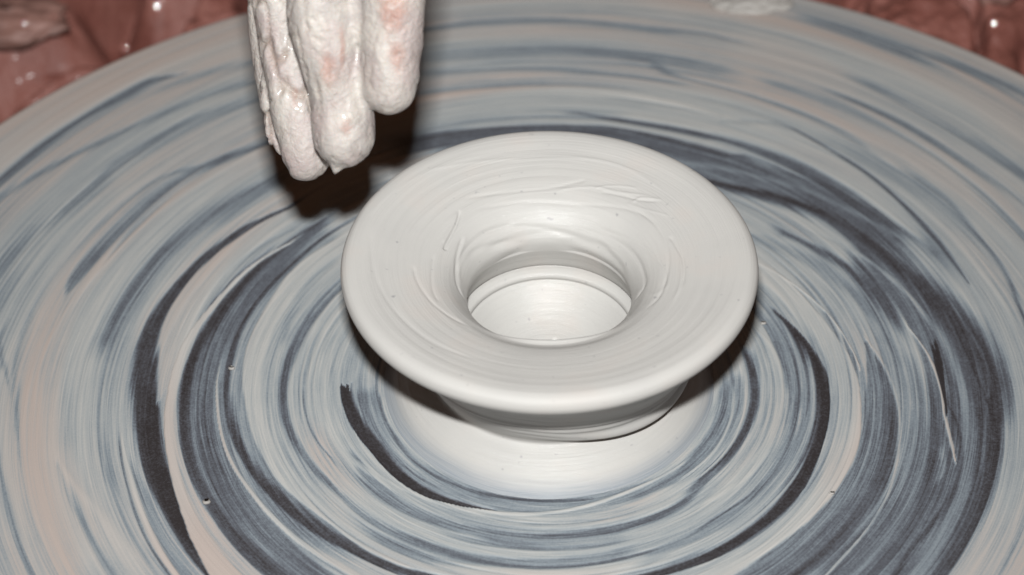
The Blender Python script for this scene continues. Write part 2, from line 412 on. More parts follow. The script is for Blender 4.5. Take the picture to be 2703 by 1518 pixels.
    (0.85,0.8,0.5,0.5,0.08,0.08,[(43.5,56.0,0.34),(57.4,56.7,0.4),(70.7,56.3,0.55),(85.1,55.1,0.55)]),
    (0.85,0.8,0.5,0.5,0.08,0.08,[(45.8,59.0,0.33),(61.6,59.7,0.4),(73.4,59.5,0.47),(86.0,58.8,0.47)]),
    (0.92,0.8,0.5,0.5,0.08,0.08,[(-22.0,57.3,0.57),(-10.4,56.0,0.79),(1.1,54.4,0.71),(13.5,52.7,0.69),(27.5,51.4,0.56),(47.4,52.2,0.42)]),
    (0.04,1,0.35,0.12,0.004,0.03,[(-86.7,61.0,1.98),(-80.4,60.5,2.2),(-70.8,59.2,2.52),(-58.5,58.0,2.5),(-47.0,58.4,2.18),(-36.8,58.2,1.84),(-26.4,56.8,1.11),(-16.5,55.7,0.29)]),
    (0.88,0.6,0.7,0.4,0.08,0.08,[(-77.1,64.9,0.55),(-65.1,64.5,0.55),(-50.2,63.1,0.57),(-38.8,61.0,0.61),(-29.2,59.5,0.64),(-21.6,58.3,0.57)]),
    (0.58,0.8,0.5,0.5,0.08,0.08,[(20.1,77.6,1.82),(29.8,75.4,2.63),(43.6,76.6,2.46),(57.7,76.9,2.35),(71.1,77.3,2.31),(85.7,76.9,2.16)]),
    (0.6,0.8,0.5,0.5,0.08,0.08,[(83.3,75.8,2.34),(94.2,75.0,3.22),(105.7,74.3,2.96),(114.8,71.0,1.78)]),
    (0.86,0.8,0.5,0.5,0.08,0.08,[(42.4,67.6,0.84),(54.8,69.5,0.88),(69.2,70.8,0.93),(83.0,70.7,1.02),(91.1,70.2,1.03),(100.8,69.4,0.99),(109.6,67.1,0.43)]),
    (0.35,0.5,0.5,0.5,0.08,0.08,[(76.8,74.2,0.31),(81.1,74.0,0.39)]),
    (0.14,1,0.8,0.12,0.3,0.05,[(17.5,82.0,1.82),(26.5,82.4,1.97),(35.7,83.0,2.6),(46.0,83.5,2.73),(55.0,83.4,2.81),(64.3,82.4,2.89),(74.1,81.5,2.89),(84.0,81.4,2.65),(91.8,81.0,2.71),(98.1,79.7,2.7),(103.0,78.7,1.67),(108.2,77.8,0.94),(113.0,76.3,0.44)]),
    (0.02,0.85,0.7,0.4,0.3,0.05,[(36.9,83.7,1.25),(46.4,84.0,1.52),(55.0,84.2,1.56),(64.6,83.4,1.69),(74.3,82.7,1.69),(84.0,82.6,1.56),(85.8,82.0,1.65),(95.1,81.3,1.61),(101.1,80.0,1.24),(105.2,78.8,0.59)]),
    (0.9,1,0.35,0.05,0.2,0.3,[(28.0,90.1,3.0),(40.2,91.7,3.44),(50.5,92.2,3.71),(60.2,91.9,4.02),(70.4,90.6,4.2),(80.9,89.2,4.25),(84.3,88.7,4.29),(91.7,88.2,4.71),(99.4,86.8,4.32),(108.0,84.7,4.09),(118.3,83.5,4.14),(127.0,82.5,4.41)]),
    (0.55,0.7,0.9,0.9,0.08,0.08,[(34.2,85.7,0.67),(46.1,85.8,0.72),(59.7,86.5,0.69),(73.0,85.8,0.61),(82.3,84.8,0.62)]),
    (0.6,0.7,0.9,0.9,0.08,0.08,[(84.1,85.2,0.78),(92.5,84.3,1.04),(102.0,82.4,1.42),(112.6,80.6,1.77),(121.8,78.8,1.88)]),
    (0.7,0.8,0.5,0.4,0.01,0.1,[(95.1,95.1,0.65),(99.7,94.8,1.49),(108.6,93.6,2.17),(118.0,92.4,2.77),(126.9,90.1,2.47)]),
    (1,0.9,0.5,0.5,0.004,0.1,[(93.2,93.9,0.32),(99.6,92.7,0.41),(108.3,91.1,0.43),(118.6,88.1,0.46),(129.5,84.6,0.4)]),
    (1.05,0.7,0.5,0.5,0.08,0.08,[(41.8,91.7,0.32),(53.3,92.8,0.31),(64.2,92.9,0.3),(76.1,92.7,0.31),(84.7,92.6,0.23)]),
    (0.31,0.95,0.1,0.1,0.3,0.01,[(36.2,99.1,6.89),(43.1,98.3,6.72),(54.0,99.4,6.51),(64.5,100.0,6.24),(73.8,99.6,5.32),(83.4,98.8,4.85),(84.9,98.8,4.48),(93.2,98.1,2.49),(99.0,98.2,0.41)]),
    (0.12,0.5,0.9,0.9,0.08,0.08,[(65.4,104.6,1.13),(74.4,103.3,1.14),(83.6,101.5,0.97)]),
    (0.82,0.9,0.3,0.3,0.3,0.02,[(43.8,108.8,0.39),(48.7,107.9,0.38),(56.6,107.8,0.41),(63.4,107.5,0.41),(72.4,106.0,0.42),(79.2,104.9,0.42),(81.6,104.7,0.42),(88.3,103.0,0.43),(94.8,101.0,0.44),(100.4,98.5,0.37)]),
    (0.44,0.7,0.8,0.8,0.08,0.08,[(47.3,112.2,4.58),(56.9,110.4,3.76),(65.3,110.5,3.74),(74.0,110.0,3.78),(82.6,108.9,3.66),(85.4,109.0,3.89),(92.9,107.7,3.61),(99.4,105.1,2.9)]),
    (0.7,0.5,0.5,0.5,0.08,0.08,[(68.0,109.4,0.26),(76.8,109.2,0.27),(84.0,108.9,0.23)]),
    (0.15,0.8,0.7,0.7,0.3,0.2,[(50.1,117.0,2.07),(59.0,117.0,1.86),(66.7,116.7,1.68),(74.8,115.5,1.51),(85.7,114.1,1.32),(87.0,113.5,1.02)]),
    (0.6,0.7,0.6,0.4,0.03,0.05,[(69.9,118.9,0.6),(72.0,119.1,1.12),(75.1,118.1,0.98)]),
    (0.92,0.95,0.5,0.25,0.01,0.05,[(73.3,122.5,0.3),(76.7,120.4,0.75),(81.0,118.2,0.69),(83.3,117.6,0.62),(89.9,116.8,0.63),(95.9,115.3,0.49),(102.2,112.6,0.25)]),
    (0.12,0.85,0.6,0.6,0.08,0.08,[(50.8,122.6,1.27),(57.0,121.4,1.26),(65.0,123.6,1.26),(70.8,124.4,1.34),(77.0,123.2,1.06),(82.0,120.9,0.69),(85.0,118.7,0.31)]),
    (-0.03,1,0.25,0.25,0.02,0.004,[(83.9,118.2,0.27),(88.5,117.8,0.63),(93.0,117.9,1.2),(97.2,118.4,1.07)]),
    (0.54,0.85,0.7,0.4,0.08,0.08,[(51.1,126.4,2.22),(57.2,125.7,2.06),(63.5,125.9,1.91),(70.1,126.4,1.85),(78.6,125.8,1.89),(86.1,124.7,2.14),(92.6,122.0,2.41),(99.0,121.5,2.08)]),
    (0.68,0.7,0.5,0.5,0.08,0.08,[(98.2,121.0,1.16),(105.1,119.5,1.03),(113.8,116.9,0.92),(121.0,114.0,0.87),(130.5,107.5,0.73)]),
    (0.42,0.5,0.5,0.5,0.08,0.08,[(106.1,105.0,2.58),(115.2,101.7,2.74),(124.8,98.2,2.94),(135.9,92.6,3.2)]),
    (0.17,0.8,0.8,0.6,0.08,0.08,[(103.8,109.9,1.28),(108.5,109.2,2.02),(116.6,108.1,2.14),(123.9,105.1,2.16),(132.0,101.2,1.78)]),
    (0.14,0.95,0.7,0.3,0.3,0.05,[(54.1,132.1,3.29),(61.6,132.1,3.29),(68.9,132.4,3.53),(76.7,131.8,3.9),(85.1,131.5,4.33),(88.0,133.2,4.07),(94.4,131.7,3.89),(101.2,128.5,3.88),(108.8,125.3,3.91),(117.0,120.9,3.96),(124.9,117.5,3.51),(127.3,119.2,3.28),(136.8,114.8,3.33),(145.6,109.0,2.74),(151.3,108.0,1.25)]),
    (0.04,0.7,0.5,0.5,0.08,0.08,[(131.4,118.5,1.38),(139.3,114.1,1.25),(148.2,109.0,0.85)]),
    (0.42,0.6,0.9,0.9,0.08,0.08,[(71.8,130.7,0.52),(81.3,129.4,0.53),(92.4,132.4,0.56),(100.0,130.6,0.59),(109.5,128.3,0.72),(120.4,123.6,0.87)]),
    (0.03,0.6,0.5,0.5,0.08,0.08,[(72.2,133.5,0.59),(80.4,132.9,0.61),(89.9,128.7,0.4),(97.8,127.0,0.33)]),
    (0.78,0.85,0.5,0.5,0.08,0.08,[(56.3,139.5,0.94),(63.1,138.6,0.87),(69.4,138.2,0.88),(76.9,138.6,0.82),(84.2,139.1,0.92),(87.6,139.4,1.02),(93.5,140.1,1.21),(99.3,140.6,1.42),(104.9,140.5,1.57),(109.6,138.7,1.35)]),
    (0.75,0.85,0.6,0.5,0.08,0.08,[(56.8,142.9,2.52),(63.5,142.9,2.17),(70.1,142.8,2.19),(77.7,142.6,2.24)]),
    (0.45,0.5,0.5,0.5,0.08,0.08,[(58.0,145.9,0.57),(61.9,145.4,0.58),(68.3,145.2,0.58)]),
    (0.8,0.7,0.5,0.5,0.08,0.08,[(102.8,145.4,2.15),(107.8,146.1,2.68),(114.2,146.5,3.29),(115.6,149.0,2.86)]),
    (0.22,0.8,0.6,0.4,0.08,0.08,[(98.8,148.6,0.5),(103.4,150.0,0.61),(109.9,152.1,0.64),(116.7,152.4,0.48)]),
    (0.24,0.92,0.6,0.12,0.2,0.06,[(118.2,135.4,2.89),(126.2,131.4,4.12),(133.8,130.8,3.87),(142.4,131.2,2.75),(152.2,130.4,1.96),(153.7,130.6,1.98),(165.6,129.2,1.72),(175.8,131.8,0.75)]),
    (0.72,0.7,0.6,0.6,0.08,0.08,[(136.7,128.3,0.57),(146.2,128.4,0.86),(155.1,128.8,1.07),(157.5,124.0,1.08),(167.2,124.2,1.0)]),
    (0.2,0.8,0.5,0.5,0.08,0.08,[(149.0,126.1,1.26),(152.2,123.0,1.42),(160.6,123.0,1.37),(171.5,125.5,0.73)]),
    (0.52,0.7,0.8,0.8,0.08,0.08,[(118.7,131.2,1.16),(128.2,126.8,1.36),(137.4,123.2,1.58),(148.0,117.4,1.6),(156.7,113.1,1.58)]),
    (0.18,0.5,0.5,0.5,0.08,0.08,[(123.4,131.4,1.11),(132.4,130.3,1.09),(141.0,126.5,0.94)]),
    (0.86,0.92,0.4,0.6,0.08,0.08,[(119.2,136.2,1.46),(125.4,135.4,2.57),(131.9,135.6,2.51),(139.1,135.6,2.1),(150.0,135.6,1.68),(159.9,132.9,1.39),(167.9,132.9,1.17)]),
    (0.14,0.95,0.4,0.4,0.01,0.05,[(109.5,138.9,0.27),(114.3,139.4,0.84),(116.2,139.9,0.86),(124.3,141.6,0.77),(131.5,144.1,0.71),(138.7,145.7,0.71),(145.5,148.0,0.38)]),
    (0.42,0.5,0.5,0.5,0.08,0.08,[(148.4,147.5,1.3),(155.0,140.2,1.36),(155.7,141.8,1.37),(169.6,142.1,0.75)]),
    (0.4,0.7,0.8,0.5,0.2,0.2,[(116.9,151.2,1.93),(123.8,151.9,2.37),(130.6,151.1,2.53),(137.8,149.9,2.36)]),
    (0.24,0.7,0.5,0.5,0.08,0.08,[(113.6,152.9,0.66),(116.7,153.5,0.77),(122.7,155.0,0.82),(128.6,155.1,0.76)]),
    (0.36,0.8,0.7,0.7,0.08,0.08,[(136.0,154.4,0.82),(140.3,155.5,1.1),(152.1,157.4,1.23),(162.8,158.4,1.19),(168.4,166.5,1.56)]),
    (0.36,0.75,0.7,0.7,0.08,0.08,[(113.1,165.8,0.95),(120.5,166.5,1.12),(129.8,168.0,1.23),(137.6,168.0,1.45),(145.0,168.0,1.82),(151.8,167.2,2.08)]),
    (0.38,0.75,0.7,0.7,0.08,0.08,[(118.2,176.1,1.3),(126.6,174.1,1.3),(135.4,174.2,1.19),(143.5,173.9,0.9)]),
    (0.34,0.7,0.8,0.8,0.08,0.08,[(121.6,184.8,1.57),(126.7,183.4,1.65),(134.0,182.9,1.54),(143.1,185.3,1.31)]),
    (0.36,0.8,0.8,0.6,0.1,0.1,[(-192.1,184.1,1.12),(-184.6,186.0,1.65),(-178.7,187.5,1.83),(-171.4,188.0,1.64),(-166.1,187.2,1.12)]),
    (0.42,0.85,0.8,0.7,0.08,0.08,[(-201.1,166.3,2.93),(-191.6,166.5,3.42),(-181.8,168.0,4.01),(-173.8,168.1,4.3),(-165.5,170.2,3.87)]),
    (0.36,0.75,0.8,0.7,0.08,0.08,[(-195.8,154.8,0.89),(-183.6,155.5,1.09),(-173.4,157.5,1.4),(-164.8,160.9,1.67)]),
    (0.38,0.75,0.7,0.7,0.08,0.08,[(-191.0,148.2,0.6),(-183.8,147.8,0.92),(-173.0,147.8,0.92),(-163.2,149.3,0.88)]),
    (0.95,0.85,0.6,0.6,0.08,0.08,[(-204.3,141.8,0.96),(-193.1,143.9,1.19),(-182.0,145.2,1.23),(-172.9,144.7,1.22),(-162.8,145.6,1.02)]),
    (0.26,0.9,0.7,0.3,0.2,0.1,[(-206.8,119.5,1.94),(-195.4,120.3,2.38),(-186.6,122.3,2.04),(-178.1,122.7,1.77),(-167.6,123.3,2.87),(-158.7,124.5,3.41)]),
    (0.34,0.8,0.8,0.5,0.2,0.1,[(131.0,217.8,2.4),(137.4,213.8,2.56),(144.1,209.2,2.33),(152.7,209.1,1.19)]),
    (0.3,0.7,0.5,0.5,0.08,0.08,[(160.0,185.9,0.76),(162.8,186.7,1.09),(167.2,185.4,0.64)]),
    (0.93,0.5,0.5,0.5,0.08,0.08,[(156.6,206.9,2.31),(167.4,201.5,4.94)]),
    (0.4,0.7,0.7,0.5,0.08,0.08,[(-86.3,159.1,0.63),(-79.6,157.4,0.68),(-73.6,156.9,0.74),(-66.7,156.9,0.73),(-59.6,156.5,0.79)]),
    (0.3,0.6,0.5,0.5,0.08,0.08,[(-95.7,169.7,0.83),(-88.6,162.3,0.48)]),
    (0.32,0.8,0.7,0.7,0.08,0.08,[(-76.7,163.4,0.52),(-70.7,162.5,0.95),(-65.0,162.6,1.08),(-60.8,162.5,1.07)]),
    (0.9,0.6,0.5,0.5,0.08,0.08,[(-87.6,162.3,0.63),(-78.8,160.9,0.76),(-71.0,160.1,0.73),(-63.3,160.6,0.72)]),
    (0.36,0.7,0.8,0.7,0.02,0.2,[(-76.1,147.1,0.83),(-71.3,146.0,1.11),(-64.9,144.0,1.25),(-57.9,142.6,1.46)]),
    (0.92,0.7,0.8,0.8,0.08,0.08,[(-88.3,153.9,1.59),(-82.3,152.1,1.54),(-75.0,151.2,2.99),(-68.6,150.0,3.67),(-61.1,149.1,3.99)]),
    (0.92,0.8,0.6,0.6,0.08,0.08,[(-76.9,147.0,0.75),(-70.8,142.4,0.97),(-65.8,139.1,1.47),(-58.1,136.3,2.2)]),
    (0.45,0.5,0.9,0.9,0.08,0.08,[(-75.7,131.9,0.76),(-71.6,131.7,0.9)]),
    (0.22,0.8,0.4,0.6,0.08,0.08,[(-76.5,128.8,0.27),(-70.2,129.0,0.37),(-64.4,129.6,0.48),(-59.0,130.2,0.56),(-52.7,130.6,0.59)]),
    (0.95,0.95,0.4,0.3,0.05,0.2,[(-77.7,127.8,0.31),(-71.4,127.3,0.68),(-68.9,127.5,0.75),(-64.0,127.9,0.74),(-58.3,128.5,0.82),(-52.0,129.4,0.89)]),
]
SMEARS = [
    (0.3,0.35,[(177.7,34.35),(167.1,36.4),(157.0,37.97),(145.6,39.06),(130.9,43.43)]),
    (0.35,0.4,[(139.0,37.17),(137.7,39.9),(133.4,41.9),(129.4,43.36)]),
    (0.25,0.3,[(159.3,36.76),(154.8,39.04),(147.5,41.17),(140.9,42.73)]),
    (-0.2,0.4,[(156.2,36.61),(146.5,37.75),(137.0,39.37),(129.5,42.5)]),
    (0.2,0.3,[(141.5,36.26),(131.9,37.55),(119.3,41.44)]),
    (-0.55,0.38,[(-134.2,36.45),(-126.2,33.69),(-117.4,32.48),(-109.4,32.01),(-105.7,31.62)]),
    (0.3,0.4,[(-132.3,36.37),(-125.0,34.27),(-116.2,33.12),(-109.5,32.98)]),
    (-0.2,0.35,[(-100.3,33.82),(-86.6,33.79),(-72.8,34.6),(-63.5,34.63)]),
    (-0.3,0.4,[(-123.6,30.04),(-111.6,28.69),(-99.9,27.54),(-86.4,26.43),(-78.0,24.53)]),
    (0.2,0.4,[(-125.2,29.56),(-113.5,28.14),(-102.2,26.9),(-89.4,25.57)]),
    (0.35,0.4,[(109.5,36.81),(103.4,37.03),(94.5,37.67),(84.9,38.07),(74.2,38.26),(63.7,38.07)]),
    (-0.28,0.4,[(110.4,37.36),(103.0,37.56),(94.1,38.4),(84.7,38.77),(74.2,38.97)]),
    (-0.2,0.4,[(135.0,36.14),(121.7,36.15),(106.4,35.47),(89.5,34.23),(71.7,33.22)]),
    (-0.28,0.45,[(160.5,26.05),(138.3,26.63),(119.9,27.17),(98.5,27.46),(83.3,27.54),(74.5,24.63)]),
    (-0.35,0.5,[(-111.1,26.7),(-124.7,26.13),(-138.3,25.2),(-156.8,24.2),(-179.0,23.2),(-201.2,24.18),(-224.9,24.38),(-242.4,24.06),(-260.3,23.27)]),
    (-0.2,0.4,[(-130.5,28.29),(-152.3,27.02),(-172.3,25.93),(-193.0,25.1),(-216.1,25.08),(-233.3,24.39)]),
    (0.16,0.5,[(-134.8,54.06),(-146.4,50.81),(-168.1,46.99),(-183.2,46.87),(-202.0,48.03),(-221.1,46.61),(-230.8,45.46)]),
    (-0.16,0.5,[(-137.0,38.88),(-159.2,35.65),(-179.3,35.37),(-192.3,38.18),(-196.3,39.88)]),
    (-0.15,0.5,[(-139.8,33.52),(-162.5,31.82),(-196.2,31.12),(-228.3,35.78),(-242.4,36.65)]),
    (0.12,0.6,[(-106.7,55.86),(-117.7,54.94),(-129.8,53.63),(-144.3,52.27),(-158.8,50.74)]),
    (-0.15,0.6,[(-105.7,53.62),(-91.6,51.2),(-76.6,49.75),(-59.0,48.28),(-41.4,47.3),(-21.3,45.5)]),
    (-0.26,0.4,[(-130.2,25.05),(-157.5,24.91),(-183.2,25.06),(-206.9,24.6),(-225.3,24.99)]),
    (-0.24,0.4,[(-93.8,27.11),(-115.5,27.64),(-139.6,27.68),(-159.5,27.23)]),
    (-0.24,0.4,[(154.2,26.87),(132.4,27.97),(104.6,30.85),(87.0,33.35),(70.0,33.51),(56.6,31.96)]),
    (-0.22,0.45,[(-89.7,39.16),(-76.7,38.05),(-59.1,35.98),(-40.8,32.96)]),
    (0.15,0.7,[(88.7,23.43),(71.1,30.94),(78.8,35.23)]),
]

# ------------------------------------------------------------------ floor under the machine
def disc_grid(x0, x1, y0, y1, nx, ny):
    X, Y = np.meshgrid(np.linspace(x0, x1, nx), np.linspace(y0, y1, ny), indexing='ij')
    i = np.arange(nx - 1)[:, None]; j = np.arange(ny - 1)[None, :]
    a = i * ny + j
    F = np.stack([a, a + ny, a + ny + 1, a + 1], -1).reshape(-1, 4)
    return X, Y, F
X, Y, F = disc_grid(-2.5, 2.5, -2.5, 2.5, 60, 60)
Z = -.62 + .002 * fbm((X * 3, Y * 3), 3)
tag(mesh_obj('floor', np.stack([X, Y, Z], -1).reshape(-1, 3), F, M_FLOOR), kind='structure')

# ------------------------------------------------------------------ potter's wheel: head with its film of slip, hub, shaft
EC = (.001, -.020); ER = .2395            # the round head; the pot was centred a little off its middle
def edge_r(ph):
    # distance from the pot's axis to the head's edge in direction ph (0 = towards the viewer)
    dx, dy = np.sin(ph), -np.cos(ph)
    b = dx * EC[0] + dy * EC[1]
    return b + np.sqrt(b * b - (EC[0] ** 2 + EC[1] ** 2 - ER ** 2))

def film_map(ph, r):
    """thickness of the slip film (0 bare .. 1 thick); ph radians, r in mm"""
    d = np.full(ph.shape, .74)
    deg = np.degrees(ph)
    wob = (fbm((np.cos(ph) * 5 + 30, np.sin(ph) * 5 + 30, r / 14.), 3) - .5) * .9
    wob2 = (fbm((np.cos(ph) * 18 + 60, np.sin(ph) * 18 + 60, r / 5.), 2) - .5) * .3
    rag = (vnoise(r * 1.7, np.zeros_like(r) + 3) - .5) * 3.2 + (vnoise(r * 4.3, np.zeros_like(r) + 9) - .5) * 1.6
    cs, sn = np.cos(ph), np.sin(ph)
    rw = r + 6 * (vnoise(cs * .8 + 3, sn * .8 + 3, r / 60.) - .5)
    far = sm(r, 110, 165)
    d += (.30 - .12 * far) * (fbm((cs * .75 + 5, sn * .75 + 5, rw / 7.5), 2) - .5)
    fine = (.20 - .10 * far) * (fbm((cs * 1.3 + 9, sn * 1.3 + 9, rw / 2.2), 3, .7) - .5)
    jit = fbm((cs * 1.1 + 19, sn * 1.1 + 19, rw / 1.5), 3, .75) - .5
    vvar = fbm((cs * 1.5 + 29, sn * 1.5 + 29, rw / 4.5), 2) - .5
    for v, a, si, so, f0, f1, pts in STROKES:
        P = np.array(pts, float)
        if len(P) > 2:
            Pc = catmull(P, 6)
            Pc = Pc[np.r_[True, np.diff(Pc[:, 0]) > 1e-4]]
            span = Pc[-1, 0] - Pc[0, 0]
            if span > 25:            # a finger dragged round the wheel leaves an even curve
                g_ = np.arange(Pc[0, 0], Pc[-1, 0] + .01, .5)
                q_ = np.stack([np.interp(g_, Pc[:, 0], Pc[:, k_]) for k_ in (1, 2)], -1)
                nk = max(3, int(min(span * .10, 9) / .5)); kr = np.hanning(2 * nk + 3); kr /= kr.sum()
                for k_ in (0, 1):
                    lin = np.linspace(q_[0, k_], q_[-1, k_], len(q_))
                    q_[:, k_] = np.convolve(np.pad(q_[:, k_] - lin, nk + 1, mode='reflect', reflect_type='odd'), kr, 'valid') + lin
                Pc = np.c_[g_, q_]
        else:
            Pc = P
        f0d, f1d = math.degrees(f0), math.degrees(f1)
        out_ = float(sm(np.median(Pc[:, 1]), 115, 150))      # outer smears are wider and more milky
        si = si + (max(si, .95) - si) * out_; so = so + (max(so, .95) - so) * out_
        Pc[:, 2] *= 1 + .45 * out_
        if v < .6: v = v + .05 * out_
        for k in (-360, 0, 360):
            t = deg + k
            m = (t > P[0, 0] - f0d - 4) & (t < P[-1, 0] + f1d + 4)
            if not m.any(): continue
            tt = t[m]
            rag_m = rag[m]
            rc = np.interp(tt, Pc[:, 0], Pc[:, 1]); hw = np.maximum(np.interp(tt, Pc[:, 0], Pc[:, 2]), .38)
            w = (wob + wob2)[m] * np.clip(hw / 3., .12, 1)
            u = (r[m] + w - rc) / hw
            jm = jit[m] * np.clip(hw / 1.5, 0, 1) * 2.6
            so_, si_ = (so * 1.25, si * 1.25) if so > .2 else (so, si * 1.2)
            eo = 1 - sm(u + jm * so_ * .8, 1 - so_, 1 + so_ * .35)
            ei = sm(u + jm * si_ * .8, -1 - si_ * .35, -1 + si_)
            e0 = sm(tt + rag_m * (1 if f0 < .03 else 0), P[0, 0] - f0d, P[0, 0] + f0d * .2 + .01)
            e1 = 1 - sm(tt + rag_m * (1 if f1 < .03 else 0), P[-1, 0] - f1d * .2 - .01, P[-1, 0] + f1d)
            w = a * eo * ei * e0 * e1
            dm = d[m]
            d[m] = dm * (1 - w) + (v + vvar[m] * (.26 if hw.mean() > 1.5 else .12)) * w
    # thin comb lines scraped through the slip by grit on the fingers
    pat = sm(vnoise(cs * 1.2 + 41, sn * 1.2 + 41, r / 9.), .35, .75)
    l1 = sm(vnoise(cs * .8 + 51, sn * .8 + 51, rw / .85), .62, .95)
    l2 = sm(vnoise(cs * .7 + 61, sn * .7 + 61, rw / 2.1), .60, .95)
    near = 1 - .65 * sm(r, 105, 170)
    d = d - (.30 * l1 * pat + .24 * l2 * (.3 + .7 * pat)) * near * np.clip(d * 1.3, 0, 1) * (1 - .8 * sm(d, .78, .92))
    l3 = sm(vnoise(cs * .8 + 71, sn * .8 + 71, rw / 1.0), .70, .97)
    d = d + .22 * l3 * pat * np.clip(1.1 - d, 0, 1) * near
    return d + fine * np.clip(6.5 * (d - .10) * (1.0 - d), 0, 1) * 1.15 + fine * .12

NR, NA = 900, 1300
ph = np.linspace(-math.pi, math.pi, NA, endpoint=False)
u = np.linspace(.004, 1, NR)
PH, U = np.meshgrid(ph, u)
RE = edge_r(PH)
R = U * (RE - .0015)
Rmm = R * 1000
film = film_map(PH, Rmm)
edge_mm = (RE - R) * 1000
film = film * (1 - .8 * sm(-edge_mm, -5.5, -2.5)) + .8 * .86 * sm(-edge_mm, -5.5, -2.5)
# raised slip: film thickness, plus beads pushed up at the sides of a stroke
gr = np.gradient(film, axis=0) / np.gradient(Rmm, axis=0)
Zt = .00060 * np.clip(film, 0, 1.1) ** 1.3 + .00013 * np.clip(gr, -1.2, 1.2)
Zt += .00012 * (fbm((Rmm / 3., PH * 3), 2) - .5)
Xt = R * np.sin(PH); Yt = -R * np.cos(PH)
top = np.stack([Xt, Yt, Zt - .0004], -1)
# rounded edge and side wall
rings = [top]
for dr, dz in ((.0011, -.0003), (.0015, -.0010), (.0015, -.0120), (.0010, -.0135), (-.02, -.0135)):
    rr = RE[-1] - .0015 + dr
    rings.append(np.stack([rr * np.sin(ph), -rr * np.cos(ph), np.full(NA, dz)], -1)[None])
V = np.concatenate(rings, 0)
nrt = V.shape[0]
fa = np.concatenate([film.ravel(), np.full((nrt - NR) * NA, .8)])
Fw = grid_faces(nrt, NA)
Vf = V.reshape(-1, 3)
wheel = tag(empty('potters_wheel', (0, 0, -.30)), 'round dark potter\'s wheel head smeared with rings of white slip', 'potter\'s wheel')
head = mesh_obj('wheel_head', Vf + np.array([0, 0, .30]), Fw, M_WHEEL, wheel, attrs={'film': fa})
# cap the pin hole at the axis (lies under the pot)
def lathe(profile, n, name, material, parent=None, off=(0, 0, 0), closed=False):
    P = np.array(profile, float)
    a = np.linspace(-math.pi, math.pi, n, endpoint=False)
    V = np.stack([P[:, 0][:, None] * np.sin(a) + off[0], -P[:, 0][:, None] * np.cos(a) + off[1], np.broadcast_to(P[:, 1][:, None], (len(P), n)) + off[2]], -1)
    F = grid_faces(len(P), n)[:, ::-1]
    return mesh_obj(name, V.reshape(-1, 3), F, material, parent)
lathe([(.0005, .2995), (.012, .2995), (.012, .2990), (.16, .286), (.20, .2865)][::-1], 96, 'head_underside', M_STEEL, wheel)
lathe([(.001, .286), (.045, .286), (.045, .262), (.022, .258), (.022, .02), (.001, .02)], 64, 'shaft', M_STEEL, wheel)

# ------------------------------------------------------------------ the thrown pot
CTRL = [(49.6,0.03),(48.6,0.75),(46.5,2.5),(43.6,4.9),(40.4,7.0),(37.8,8.2),(36.6,9.1),(36.9,10.8),(38.0,13.0),(39.2,15.6),(40.4,18.8),(42.0,22.6),(44.4,27.4),(47.8,32.4),(51.9,36.8),(56.0,40.4),(58.8,43.0),(60.0,45.4),(59.4,47.7),(57.4,48.9),(54.0,48.8),(50.0,48.0),(45.5,47.1),(41.0,46.2),(36.5,45.1),(32.5,43.7),(29.3,41.7),(27.0,39.2),(25.0,36.2),(24.0,33.2),(24.4,30.0),(25.8,25.8),(27.2,21.8),(28.4,20.5),(26.8,20.2),(25.2,19.6),(24.8,18.4),(25.3,17.3),(24.3,16.6),(20.8,13.5),(16.0,9.9),(9.0,7.2),(0.02,6.4)]
pf = catmull(np.c_[np.array(CTRL), np.arange(len(CTRL))], 12)
P2 = resample(pf[:, :2], .30)
s_full = np.r_[0, np.cumsum(np.hypot(*np.diff(pf[:, :2], axis=0).T))]
s_new = np.r_[0, np.cumsum(np.hypot(*np.diff(P2, axis=0).T))]
kidx = np.interp(s_new, s_full, pf[:, 2])          # which control span each ring belongs to
NP = 900
a = np.linspace(-math.pi, math.pi, NP, endpoint=False)
tan = np.gradient(P2, axis=0); tan /= np.hypot(*tan.T)[:, None] + 1e-9
nrm = np.stack([tan[:, 1], -tan[:, 0]], -1)          # outward from the clay
A, K = np.meshgrid(a, kidx)
Rr = np.broadcast_to(P2[:, 0][:, None], A.shape); Ss = np.broadcast_to(s_new[:, None], A.shape)
disp = np.zeros(A.shape)
# spiral throwing rings, uneven round the pot
lowA = vnoise(np.cos(A) * 1.3 + 5, np.sin(A) * 1.3 + 5, Ss / 12.)
topm = sm(K, 17, 20) * (1 - sm(K, 23, 31) * .3)
disp += .055 * np.sin(Ss * 2 * math.pi / 3.4 + A) * (lowA - .2) * topm
disp += .09 * (fbm((np.cos(A) * 1.1 + 3, np.sin(A) * 1.1 + 3, Ss / 3.0), 2) - .5)
disp += .035 * (vnoise(np.cos(A) * .9 + 9, np.sin(A) * .9 + 9, Ss / .8) - .5) * (1 - sm(K, 24, 27))
disp += .08 * (vnoise(np.cos(A) * .5 + 9, np.sin(A) * .5 + 2, Ss / .6) - .5) * np.maximum(sm(K, 37, 39), 1 - sm(K, 3, 4.5))
